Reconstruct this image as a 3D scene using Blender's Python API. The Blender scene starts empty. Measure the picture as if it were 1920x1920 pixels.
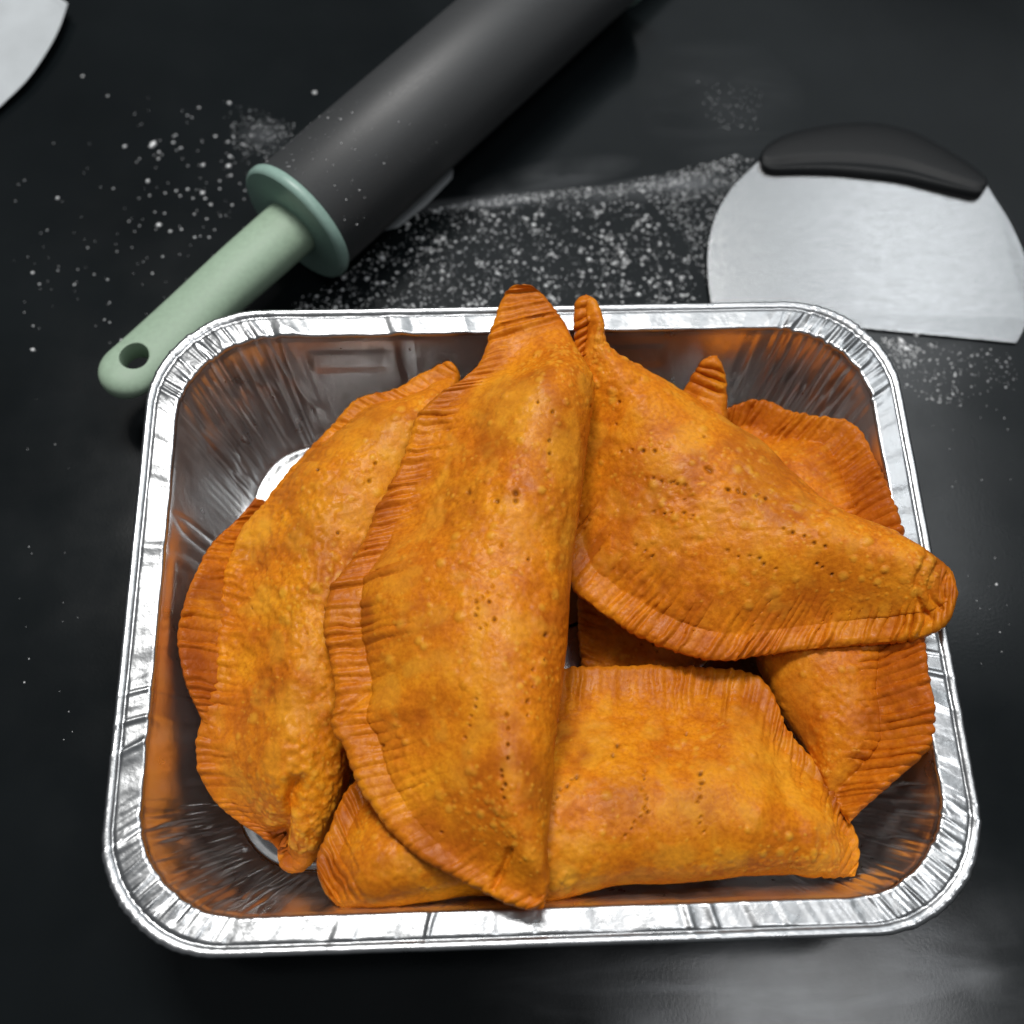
import bpy, math, random
import numpy as np
from mathutils import Vector, Matrix

rng = np.random.default_rng(7)
random.seed(7)
scene = bpy.context.scene
COL = scene.collection
rad = math.radians

# ------------------------------------------------------------------ camera
RIM = 0.068                                   # height of the tray rim above the table
FPX = 2200.0                                  # focal length in photo pixels (1920 wide)
CAM = np.array([-0.0235, -0.1565, 0.441 + RIM])
PITCH, YAW, ROLL = rad(66.6), rad(4.5), rad(2.85)
cp, sp, cy, sy = math.cos(PITCH), math.sin(PITCH), math.cos(YAW), math.sin(YAW)
FWD = np.array([sy * cp, cy * cp, -sp])
_r = np.array([cy, -sy, 0.0])
_u = np.cross(_r, FWD)
RIGHT = _r * math.cos(ROLL) + _u * math.sin(ROLL)
UP = -_r * math.sin(ROLL) + _u * math.cos(ROLL)

cam = bpy.data.cameras.new('camera')
cam_ob = bpy.data.objects.new('camera', cam)
COL.objects.link(cam_ob)
M = Matrix.Identity(4)
for i in range(3):
    M[i][0], M[i][1], M[i][2], M[i][3] = RIGHT[i], UP[i], -FWD[i], CAM[i]
cam_ob.matrix_world = M
cam.sensor_width = 36.0
cam.sensor_fit = 'HORIZONTAL'
cam.lens = 36.0 * FPX / 1920.0
cam.clip_start = 0.02
cam.clip_end = 50
cam.dof.use_dof = True
cam.dof.focus_distance = 0.47
cam.dof.aperture_fstop = 6.0
scene.camera = cam_ob

# ------------------------------------------------------------------ world + lamps (kitchen ceiling light)
world = bpy.data.worlds.new('World')
scene.world = world
world.use_nodes = True
bg = world.node_tree.nodes['Background']
bg.inputs[0].default_value = (0.92, 0.96, 1.0, 1)
bg.inputs[1].default_value = 0.14

def lamp(name, loc, target, sx, sy_, power, col):
    l = bpy.data.lights.new(name, 'AREA')
    l.shape = 'RECTANGLE'
    l.size, l.size_y = sx, sy_
    l.energy = power
    l.color = col
    o = bpy.data.objects.new(name, l)
    o.location = loc
    o.rotation_euler = (Vector(target) - Vector(loc)).to_track_quat('-Z', 'Y').to_euler()
    COL.objects.link(o)
    return o

lamp('ceiling_lamp_left', (-0.34, 0.86, 1.95), (0, 0.05, 0), 0.42, 0.36, 26, (1.0, 0.98, 0.95))
lamp('ceiling_lamp_middle', (0.10, 0.80, 2.05), (0, 0.05, 0), 0.42, 0.36, 10, (1.0, 0.98, 0.96))
lamp('ceiling_lamp_front', (0.62, -0.20, 2.1), (0, 0.05, 0), 0.5, 0.45, 7, (0.98, 0.99, 1.0))
lamp('ceiling_panel_back_right', (1.0, 1.75, 2.3), (0.7, 1.0, 0), 2.4, 1.7, 8.5, (0.90, 0.965, 1.0))
lamp('ceiling_tube_back_right', (1.04, 1.15, 2.05), (1.04, 1.15, 0), 0.22, 1.0, 3.0, (0.95, 0.98, 1.0))

scene.view_settings.view_transform = 'Standard'
scene.view_settings.look = 'None'
scene.view_settings.exposure = 0.0
scene.view_settings.gamma = 1.0
scene.cycles.max_bounces = 8
scene.cycles.glossy_bounces = 5
scene.cycles.use_denoising = True

# ------------------------------------------------------------------ geometry helpers
def at(px, py, z=0.0):
    """pixel(s) of the photo + height(s) above the table -> world point(s)"""
    px = np.asarray(px, float); py = np.asarray(py, float)
    d = FWD + ((px - 960) / FPX)[..., None] * RIGHT + ((960 - py) / FPX)[..., None] * UP
    t = (np.asarray(z, float) - CAM[2]) / d[..., 2]
    return CAM + t[..., None] * d

def to_px(P):
    d = P - CAM
    z = d @ FWD
    return np.stack([960 + FPX * (d @ RIGHT) / z, 960 - FPX * (d @ UP) / z], -1)

def depth(P):
    return float((np.asarray(P) - CAM) @ FWD)

def new_mesh(name, verts, faces, mat=None, parent=None, smooth=True, normals=None, attrs=None):
    me = bpy.data.meshes.new(name)
    verts = np.asarray(verts, np.float32)
    me.vertices.add(len(verts))
    me.vertices.foreach_set('co', verts.ravel())
    if isinstance(faces, np.ndarray):
        k = faces.shape[1]
        me.loops.add(faces.size)
        me.loops.foreach_set('vertex_index', faces.astype(np.int32).ravel())
        me.polygons.add(len(faces))
        me.polygons.foreach_set('loop_start', np.arange(0, faces.size, k, dtype=np.int32))
    else:
        idx = [i for f in faces for i in f]
        me.loops.add(len(idx))
        me.loops.foreach_set('vertex_index', idx)
        me.polygons.add(len(faces))
        st, s = [], 0
        for f in faces:
            st.append(s); s += len(f)
        me.polygons.foreach_set('loop_start', st)
    me.update(calc_edges=True)
    me.validate()
    me.polygons.foreach_set('use_smooth', [smooth] * len(me.polygons))
    if attrs:
        for k, v in attrs.items():
            a = me.attributes.new(k, 'FLOAT_COLOR', 'POINT')
            a.data.foreach_set('color', np.asarray(v, np.float32).ravel())
    if normals is not None:
        me.normals_split_custom_set_from_vertices([tuple(n) for n in np.asarray(normals, float)])
    if mat:
        me.materials.append(mat)
    o = bpy.data.objects.new(name, me)
    COL.objects.link(o)
    if parent:
        o.parent = parent
    return o

def thing(name, label, cat, loc=(0, 0, 0), group=None):
    o = bpy.data.objects.new(name, None)
    o.empty_display_size = 0.02
    o.location = loc
    COL.objects.link(o)
    o['label'] = label
    o['category'] = cat
    if group:
        o['group'] = group
    bpy.context.view_layer.update()
    return o

def adopt(child, parent):
    """parent a mesh built in world coordinates to a thing whose empty only has a location"""
    child.parent = parent
    child.matrix_parent_inverse = Matrix.Translation(-Vector(parent.location))
    return child

def grid_faces(nu, nv, wrap_v=False, wrap_u=False):
    U = np.arange(nu if wrap_u else nu - 1); V = np.arange(nv if wrap_v else nv - 1)
    u, v = np.meshgrid(U, V, indexing='ij')
    u2, v2 = (u + 1) % nu, (v + 1) % nv
    return np.stack([u * nv + v, u2 * nv + v, u2 * nv + v2, u * nv + v2], -1).reshape(-1, 4)

def smooth01(a, b, x):
    t = np.clip((x - a) / (b - a), 0, 1)
    return t * t * (3 - 2 * t)

def _hash(i, j, k, seed):
    h = (i.astype(np.int64) * 374761393 + j.astype(np.int64) * 668265263 + k.astype(np.int64) * 2147483647 + seed * 1274126177) & 0xFFFFFFFF
    h = ((h ^ (h >> 13)) * 1274126177) & 0xFFFFFFFF
    h = ((h ^ (h >> 16)) * 2246822519) & 0xFFFFFFFF
    return ((h ^ (h >> 15)) & 0xFFFF) / 32767.5 - 1.0

def noise3(P, seed=0):
    """smooth value noise in -1..1"""
    I = np.floor(P).astype(np.int64); f = P - I
    f = f * f * f * (f * (f * 6 - 15) + 10)
    x, y, z = I[..., 0], I[..., 1], I[..., 2]
    out = 0
    for dx in (0, 1):
        wx = f[..., 0] if dx else 1 - f[..., 0]
        for dy in (0, 1):
            wy = f[..., 1] if dy else 1 - f[..., 1]
            for dz in (0, 1):
                wz = f[..., 2] if dz else 1 - f[..., 2]
                out = out + wx * wy * wz * _hash(x + dx, y + dy, z + dz, seed)
    return out

def noise1(s, seed=0):
    P = np.stack([s, np.full_like(s, 0.37), np.full_like(s, 0.71)], -1)
    return noise3(P, seed)

def spline(pts, n):
    """Catmull-Rom through pts (k x d), resampled to n points even in arc length"""
    P = np.asarray(pts, float)
    P = np.vstack([2 * P[0] - P[1], P, 2 * P[-1] - P[-2]])
    out = []
    for i in range(1, len(P) - 2):
        t = np.linspace(0, 1, 24, endpoint=False)[:, None]
        a, b, c, d = P[i - 1], P[i], P[i + 1], P[i + 2]
        out.append(0.5 * ((2 * b) + (-a + c) * t + (2 * a - 5 * b + 4 * c - d) * t ** 2 + (-a + 3 * b - 3 * c + d) * t ** 3))
    out.append(P[-2][None])
    Q = np.vstack(out)
    L = np.r_[0, np.cumsum(np.linalg.norm(np.diff(Q, axis=0), axis=1))]
    s = np.linspace(0, L[-1], n)
    return np.stack([np.interp(s, L, Q[:, k]) for k in range(Q.shape[1])], -1)

def smooth1d(a, k):
    if k < 1:
        return a
    w = np.hanning(2 * k + 3)[1:-1]; w /= w.sum()
    return np.convolve(np.pad(a, k, mode='edge'), w, mode='valid')

# ------------------------------------------------------------------ materials
def mat_new(name):
    m = bpy.data.materials.new(name)
    m.use_nodes = True
    nt = m.node_tree
    b = nt.nodes['Principled BSDF']
    return m, nt, b

def N(nt, kind, **kw):
    n = nt.nodes.new(kind)
    for k, v in kw.items():
        if k.startswith('i_'):
            n.inputs[k[2:].replace('_', ' ')].default_value = v
        else:
            setattr(n, k, v)
    return n

def ramp(nt, fac, stops):
    r = nt.nodes.new('ShaderNodeValToRGB')
    cr = r.color_ramp
    while len(cr.elements) > 1:
        cr.elements.remove(cr.elements[-1])
    cr.elements[0].position, cr.elements[0].color = stops[0]
    for p, c in stops[1:]:
        e = cr.elements.new(p); e.color = c
    nt.links.new(fac, r.inputs[0])
    return r.outputs[0]

def mixc(nt, fac, a, b, mode='MIX'):
    m = nt.nodes.new('ShaderNodeMix'); m.data_type = 'RGBA'; m.blend_type = mode
    for sock, v in ((m.inputs[0], fac), (m.inputs[6], a), (m.inputs[7], b)):
        if hasattr(v, 'links') or isinstance(v, bpy.types.NodeSocket):
            nt.links.new(v, sock)
        else:
            sock.default_value = v
    return m.outputs[2]

def mth(nt, op, a, b=None, clamp=False):
    m = nt.nodes.new('ShaderNodeMath'); m.operation = op; m.use_clamp = clamp
    for sock, v in ((m.inputs[0], a), (m.inputs[1], b)):
        if v is None:
            continue
        if isinstance(v, bpy.types.NodeSocket):
            nt.links.new(v, sock)
        else:
            sock.default_value = v
    return m.outputs[0]

def grey(v):
    return (v, v, v, 1)

# fried dough -------------------------------------------------------
def make_dough(name, tint, seed):
    m, nt, b = mat_new(name)
    L = nt.links.new
    geo = N(nt, 'ShaderNodeNewGeometry')
    mp = N(nt, 'ShaderNodeMapping'); mp.inputs['Location'].default_value = (seed * 0.37, seed * 0.71, seed * 0.13)
    L(geo.outputs['Position'], mp.inputs['Vector'])
    def noise(scale, detail, rough=0.55):
        n = N(nt, 'ShaderNodeTexNoise'); n.inputs['Scale'].default_value = scale
        n.inputs['Detail'].default_value = detail; n.inputs['Roughness'].default_value = rough
        L(mp.outputs[0], n.inputs['Vector']); return n.outputs[0]
    big, mid, fine = noise(34, 4), noise(130, 5, 0.6), noise(620, 3)
    base = ramp(nt, big, [(0.34, (0.56, 0.144, 0.006, 1)), (0.50, (0.66, 0.196, 0.007, 1)), (0.68, (0.74, 0.265, 0.010, 1))])
    c2 = ramp(nt, mid, [(0.30, (0.84, 0.76, 0.68, 1)), (0.5, (1, 1, 1, 1)), (0.72, (1.08, 1.15, 1.25, 1))])
    c = mixc(nt, 1.0, base, c2, 'MULTIPLY')
    c3 = ramp(nt, fine, [(0.36, (0.82, 0.75, 0.68, 1)), (0.52, (1, 1, 1, 1)), (0.68, (1.12, 1.20, 1.3, 1))])
    c = mixc(nt, 0.8, c, c3, 'MULTIPLY')
    at_ = N(nt, 'ShaderNodeAttribute'); at_.attribute_name = 'fry'
    sep = N(nt, 'ShaderNodeSeparateColor'); L(at_.outputs['Color'], sep.inputs[0])
    c = mixc(nt, sep.outputs['Green'], c, (0.33, 0.072, 0.005, 1))      # browner patches and thin crimped dough
    c = mixc(nt, sep.outputs['Blue'], c, (0.78, 0.385, 0.036, 1))       # pale blisters
    c = mixc(nt, sep.outputs['Red'], c, (0.05, 0.012, 0.003, 1))       # fried-dark prick holes
    c = mixc(nt, 1.0, c, tint, 'MULTIPLY')
    L(c, b.inputs['Base Color'])
    ro = ramp(nt, mid, [(0.3, grey(0.50)), (0.7, grey(0.30))])
    L(ro, b.inputs['Roughness'])
    b.inputs['Specular IOR Level'].default_value = 0.16
    b.inputs['Subsurface Weight'].default_value = 0.0
    # fine pebbled, blistered skin
    vor = N(nt, 'ShaderNodeTexVoronoi'); vor.inputs['Scale'].default_value = 330
    L(mp.outputs[0], vor.inputs['Vector'])
    vb = ramp(nt, vor.outputs['Distance'], [(0.0, grey(1)), (0.55, grey(0))])
    h = mth(nt, 'ADD', mth(nt, 'MULTIPLY', vb, mth(nt, 'MULTIPLY', mid, 0.7)), mth(nt, 'MULTIPLY', fine, 0.7))
    bp = N(nt, 'ShaderNodeBump'); bp.inputs['Strength'].default_value = 0.4; bp.inputs['Distance'].default_value = 0.0008
    L(h, bp.inputs['Height']); L(bp.outputs[0], b.inputs['Normal'])
    return m

# aluminium foil ------------------------------------------------------
def make_foil(name, r0, r1, bmp, col=(0.80, 0.81, 0.82, 1)):
    m, nt, b = mat_new(name)
    L = nt.links.new
    b.inputs['Metallic'].default_value = 1.0
    b.inputs['Base Color'].default_value = col
    tc = N(nt, 'ShaderNodeNewGeometry')
    n = N(nt, 'ShaderNodeTexNoise'); n.inputs['Scale'].default_value = 90; n.inputs['Detail'].default_value = 4
    L(tc.outputs['Position'], n.inputs['Vector'])
    L(ramp(nt, n.outputs[0], [(0.3, grey(r0)), (0.7, grey(r1))]), b.inputs['Roughness'])
    n2 = N(nt, 'ShaderNodeTexNoise'); n2.inputs['Scale'].default_value = 260; n2.inputs['Detail'].default_value = 3
    L(tc.outputs['Position'], n2.inputs['Vector'])
    bp = N(nt, 'ShaderNodeBump'); bp.inputs['Strength'].default_value = bmp; bp.inputs['Distance'].default_value = 0.0006
    L(n2.outputs[0], bp.inputs['Height']); L(bp.outputs[0], b.inputs['Normal'])
    return m

def make_plain(name, col, rough, spec=0.5, bump=0.0, bscale=200, metal=0.0):
    m, nt, b = mat_new(name)
    L = nt.links.new
    geo = N(nt, 'ShaderNodeNewGeometry')
    n = N(nt, 'ShaderNodeTexNoise'); n.inputs['Scale'].default_value = bscale; n.inputs['Detail'].default_value = 4
    L(geo.outputs['Position'], n.inputs['Vector'])
    c = ramp(nt, n.outputs[0], [(0.3, (col[0] * .93, col[1] * .93, col[2] * .93, 1)), (0.7, (col[0] * 1.06, col[1] * 1.06, col[2] * 1.06, 1))])
    L(c, b.inputs['Base Color'])
    L(ramp(nt, n.outputs[0], [(0.3, grey(rough * 0.92)), (0.7, grey(min(1, rough * 1.08)))]), b.inputs['Roughness'])
    b.inputs['Specular IOR Level'].default_value = spec
    b.inputs['Metallic'].default_value = metal
    if bump:
        bp = N(nt, 'ShaderNodeBump'); bp.inputs['Strength'].default_value = bump; bp.inputs['Distance'].default_value = 0.0005
        L(n.outputs[0], bp.inputs['Height']); L(bp.outputs[0], b.inputs['Normal'])
    return m

def make_table():
    m, nt, b = mat_new('black countertop')
    L = nt.links.new
    geo = N(nt, 'ShaderNodeNewGeometry')
    def noise(scale, detail, dist=0.0, vec=None):
        n = N(nt, 'ShaderNodeTexNoise'); n.inputs['Scale'].default_value = scale; n.inputs['Detail'].default_value = detail
        n.inputs['Distortion'].default_value = dist
        L(vec or geo.outputs['Position'], n.inputs['Vector']); return n.outputs[0]
    def blob(cx, cy_, rx, ry, rot=0.0):
        mp = N(nt, 'ShaderNodeMapping'); mp.vector_type = 'TEXTURE'
        mp.inputs['Location'].default_value = (cx, cy_, 0); mp.inputs['Rotation'].default_value = (0, 0, rot)
        mp.inputs['Scale'].default_value = (rx, ry, 1)
        L(geo.outputs['Position'], mp.inputs['Vector'])
        g = N(nt, 'ShaderNodeTexGradient'); g.gradient_type = 'SPHERICAL'; L(mp.outputs[0], g.inputs[0])
        return g.outputs[0]
    base = ramp(nt, noise(9, 4), [(0.3, (0.0038, 0.0052, 0.0060, 1)), (0.7, (0.0072, 0.0094, 0.0106, 1))])
    # wiped flour smears left on the counter
    st = N(nt, 'ShaderNodeMapping'); st.inputs['Rotation'].default_value = (0, 0, 0.9); st.inputs['Scale'].default_value = (14, 60, 1)
    L(geo.outputs['Position'], st.inputs['Vector'])
    streak = ramp(nt, noise(1.0, 6, 0.6, st.outputs[0]), [(0.42, grey(0)), (0.72, grey(1))])
    cloud = ramp(nt, noise(16, 5, 0.4), [(0.35, grey(0)), (0.7, grey(1))])
    masks = None
    for (px, py, rx, ry, rot, amt) in DUST:
        c = at(px, py, 0.0)
        g = mth(nt, 'MULTIPLY', blob(c[0], c[1], rx, ry, rot), amt)
        masks = g if masks is None else mth(nt, 'ADD', masks, g)
    dust = mth(nt, 'MULTIPLY', masks, mth(nt, 'ADD', mth(nt, 'MULTIPLY', cloud, 0.6), mth(nt, 'MULTIPLY', streak, 0.6)), True)
    c = mixc(nt, dust, base, (0.55, 0.57, 0.60, 1))
    L(c, b.inputs['Base Color'])
    b.inputs['Specular IOR Level'].default_value = 0.23
    L(ramp(nt, noise(30, 5), [(0.3, grey(0.13)), (0.7, grey(0.19))]), b.inputs['Roughness'])
    bp = N(nt, 'ShaderNodeBump'); bp.inputs['Strength'].default_value = 0.06; bp.inputs['Distance'].default_value = 0.0003
    L(noise(700, 2), bp.inputs['Height']); L(bp.outputs[0], b.inputs['Normal'])
    return m

DUST = [(1500, 1860, .085, .045, 0.1, .7), (1230, 1890, .08, .04, 0.0, .25), (1800, 1830, .06, .05, 0, .12), (1250, 352, .075, .010, 0.13, .3), (900, 380, .05, .006, .1, .3), (1000, 480, .11, .06, 0, .02),
        (495, 255, .016, .014, 0, .16), (1700, 660, .06, .03, 0, .10), (1350, 190, .05, .05, 0, .06), (1040, 330, .05, .012, .2, .2)]
TABLE = make_table()
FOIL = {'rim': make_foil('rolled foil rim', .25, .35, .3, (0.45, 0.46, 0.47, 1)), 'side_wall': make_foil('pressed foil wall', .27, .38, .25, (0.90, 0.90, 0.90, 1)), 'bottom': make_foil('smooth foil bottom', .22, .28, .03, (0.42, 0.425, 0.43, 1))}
DOUGH = {k: make_dough('fried dough ' + k, t, s) for k, t, s in (
    ('golden', (1.0, 1.0, 1.0, 1), 1), ('amber', (0.97, 0.95, 0.92, 1), 2), ('russet', (0.90, 0.82, 0.75, 1), 3), ('yellow', (1.0, 1.03, 1.0, 1), 4))}
FLOUR = make_plain('white flour', (0.90, 0.91, 0.92), 0.9, 0.2)
PAPER = make_plain('white paper', (0.47, 0.50, 0.52), 0.75, 0.3, 0.1, 60)
NONSTICK = make_plain('charcoal nonstick coating', (0.040, 0.042, 0.044), 0.50, 0.5, 0.1, 900)
SAGE = make_plain('sage green plastic', (0.31, 0.42, 0.31), 0.55, 0.45, 0.05, 400)
TEAL = make_plain('grey green plastic', (0.26, 0.39, 0.34), 0.38, 0.45, 0.05, 400)
RUBBER = make_plain('black soft grip plastic', (0.006, 0.007, 0.008), 0.5, 0.3, 0.15, 700)

def make_steel():
    m, nt, b = mat_new('brushed steel')
    L = nt.links.new
    geo = N(nt, 'ShaderNodeNewGeometry')
    b.inputs['Metallic'].default_value = 1.0
    b.inputs['Base Color'].default_value = (0.36, 0.365, 0.37, 1)
    mp = N(nt, 'ShaderNodeMapping'); mp.inputs['Rotation'].default_value = (0, 0, 0.10); mp.inputs['Scale'].default_value = (60, 2600, 1)
    L(geo.outputs['Position'], mp.inputs['Vector'])
    n = N(nt, 'ShaderNodeTexNoise'); n.inputs['Scale'].default_value = 1; n.inputs['Detail'].default_value = 3
    L(mp.outputs[0], n.inputs['Vector'])
    n2 = N(nt, 'ShaderNodeTexNoise'); n2.inputs['Scale'].default_value = 70; n2.inputs['Detail'].default_value = 4
    L(geo.outputs['Position'], n2.inputs['Vector'])
    b.inputs['Roughness'].default_value = 0.22
    bp = N(nt, 'ShaderNodeBump'); bp.inputs['Strength'].default_value = 0.35; bp.inputs['Distance'].default_value = 0.0002
    L(n.outputs[0], bp.inputs['Height']); L(bp.outputs[0], b.inputs['Normal'])
    return m
STEEL = make_steel()

# ------------------------------------------------------------------ the counter
t = new_mesh('countertop', [(-1.6, -1.6, 0), (1.6, -1.6, 0), (1.6, 2.2, 0), (-1.6, 2.2, 0)], [(0, 1, 2, 3)], TABLE, smooth=False)
t['kind'] = 'structure'

# ------------------------------------------------------------------ foil tray
TW, TD, TR = 0.325, 0.268, 0.046
NC, NL, NS = 230, 300, 230

def ring(w, h, R):
    """rounded rectangle, constant number of points: position, outward normal, corner mask, nominal arc position"""
    pts, nor, msk = [], [], []
    cx, cy_ = w / 2 - R, h / 2 - R
    def arc(x, y, a0):
        a = np.linspace(a0, a0 + math.pi / 2, NC, endpoint=False)
        pts.append(np.stack([x + R * np.cos(a), y + R * np.sin(a)], -1)); nor.append(np.stack([np.cos(a), np.sin(a)], -1))
        e = np.linspace(0, 1, NC); msk.append(smooth01(0, .12, e) * (1 - smooth01(.88, 1, e)))
    def line(p, q, n_, k):
        s = np.linspace(0, 1, k, endpoint=False)[:, None]
        pts.append(np.array(p) * (1 - s) + np.array(q) * s); nor.append(np.tile(np.array(n_, float), (k, 1))); msk.append(np.zeros(k))
    arc(cx, cy_, 0); line((cx, h / 2), (-cx, h / 2), (0, 1), NL)
    arc(-cx, cy_, math.pi / 2); line((-w / 2, cy_), (-w / 2, -cy_), (-1, 0), NS)
    arc(-cx, -cy_, math.pi); line((-cx, -h / 2), (cx, -h / 2), (0, -1), NL)
    arc(cx, -cy_, 1.5 * math.pi); line((w / 2, -cy_), (w / 2, cy_), (1, 0), NS)
    return np.vstack(pts), np.vstack(nor), np.hstack(msk)

P0, _, MASK = ring(TW, TD, TR)
ARC = np.r_[0, np.cumsum(np.linalg.norm(np.diff(P0, axis=0), axis=1))]
PER = ARC[-1] + np.linalg.norm(P0[0] - P0[-1])
def pnoise(freq, seed, yv=0.0, k=1.0):
    """noise along the perimeter, periodic"""
    th = ARC / PER * 2 * math.pi
    r = PER * freq / (2 * math.pi)
    return noise3(np.stack([r * np.cos(th), r * np.sin(th), np.full_like(th, yv * k)], -1), seed)
CM = np.clip(smooth1d(np.r_[MASK, MASK, MASK], 60)[len(MASK):2 * len(MASK)] * 1.3, 0, 1)   # corner mask spreading into the straights

def tray_rings(profile):
    """profile: list of (inset, z, wrinkle, part) ; wrinkle scales the pleats"""
    rings = []
    for (d, z, wr, zw) in profile:
        R = TR - 0.42 * d
        p, n, _ = ring(TW - 2 * d, TD - 2 * d, R)
        yv = d / 0.012 + (RIM - z) / 0.02
        # pleats pressed into the corners, broad ripples and single creases along the straights
        pl = (1 - 2 * np.abs(pnoise(260, 3, yv * .5))) * .6 + pnoise(520, 4, yv * .8) * .5
        cr = np.clip(np.abs(pnoise(95, 5, yv * .35)) * 4, 0, 1)
        crease = (1 - cr) * smooth01(.15, .5, pnoise(30, 6, 0))
        slow = pnoise(28, 7, yv * .4) * .5 + pnoise(80, 8, yv * .4) * .25
        off = wr * (CM * pl * 0.0014 + crease * 0.0005 * (1 - CM) + slow * 0.0006)
        zz = z + zw * (CM * pl * 0.00085 + crease * 0.0010 * (1 - CM) + slow * 0.0004 + (1 - CM) * pnoise(120, 9, yv * .3) * .00046 + (.3 + .7 * smooth01(-.1, .5, pnoise(22, 17, 0))) * pnoise(420, 10, yv * .5) * .00016)
        zz = zz - max(0.0, min(d, .0140) - .005) * .10 * np.clip(-n[:, 1], 0, 1) * (1 if z > RIM - .006 else 0)     # the front lip is bent down a little
        xy = p + n * off[:, None]
        rings.append(np.column_stack([xy, np.broadcast_to(zz, len(xy))]))
    return np.stack(rings, 1)          # perimeter x profile x 3

tray = thing('foil_tray', 'rectangular silver aluminium foil tray holding the fried pastries', 'foil tray', (0, 0, 0))
bead = 0.0021
rim_prof = []
for a in np.linspace(-200, 75, 14):
    x = bead - bead * math.cos(rad(180 - a - 0)) if False else bead + bead * math.cos(rad(180 - a))
    rim_prof.append((x, RIM - bead + bead * math.sin(rad(a)), 0.25, 0.25))
rim_prof += [(0.0036, RIM - 0.0010, .2, .3), (0.0040, RIM - 0.0016, .2, .35), (0.0044, RIM - 0.0012, .2, .4)]
for d in np.linspace(0.005, 0.0130, 12):
    rim_prof.append((d, RIM - 0.0010, .25, 1.0))
rim_prof += [(0.0136, RIM - 0.0013, .3, .8), (0.0140, RIM - 0.0028, .35, .5)]
wall_prof = [(0.0140, RIM - 0.0028, .35, .5)]
for k, z in enumerate(np.linspace(RIM - 0.0048, 0.008, 40)):
    q = (RIM - 0.0048 - z) / (RIM - 0.0128)
    wall_prof.append((0.0143 + 0.0195 * q, z, .4 + 1.0 * math.sin(math.pi * min(1, q * .9 + .05)), 0.0))
wall_prof += [(0.0348, 0.0055, .2, 0), (0.0356, 0.0042, .05, 0)]
floor_prof = [(0.0356, 0.0042, .05, 0), (0.0362, 0.0036, 0, 0), (0.0370, 0.0038, 0, 0), (0.0382, 0.0044, 0, 0), (0.0394, 0.0046, 0, 0), (0.043, 0.0046, 0, .1)]
for d in np.linspace(0.047, 0.122, 10):
    floor_prof.append((d, 0.0046, 0, .2))
for nm, prof in (('rim', rim_prof), ('side_wall', wall_prof), ('bottom', floor_prof)):
    G = tray_rings(prof)
    if nm == 'side_wall':                     # shallow pressed panels in the long and short walls
        for (axis, sgn, c0, hw) in ((1, 1, -.078, .017), (1, 1, .045, .018), (1, -1, -.05, .02), (1, -1, .05, .02), (0, -1, 0, .02), (0, 1, 0, .02)):
            along = G[..., 1 - axis]
            side = (G[..., axis] * sgn > 0.08)
            m_ = smooth01(hw + .0012, hw - .0012, np.abs(along - c0)) if False else 1 - smooth01(hw - .0022, hw + .0022, np.abs(along - c0))
            zz = G[..., 2]
            m_ = m_ * (1 - smooth01(.0032, .0066, np.abs(zz - RIM + .016))) * side
            G[..., axis] += sgn * m_ * 0.0006
    nu, nv = G.shape[:2]
    faces = grid_faces(nu, nv, wrap_u=True)
    V = G.reshape(-1, 3)
    if nm == 'bottom':
        cap = [i * nv + nv - 1 for i in range(nu)]
        faces = [tuple(f) for f in faces.tolist()] + [tuple(cap)]
    adopt(new_mesh(nm, V, faces, FOIL[nm]), tray)

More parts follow.
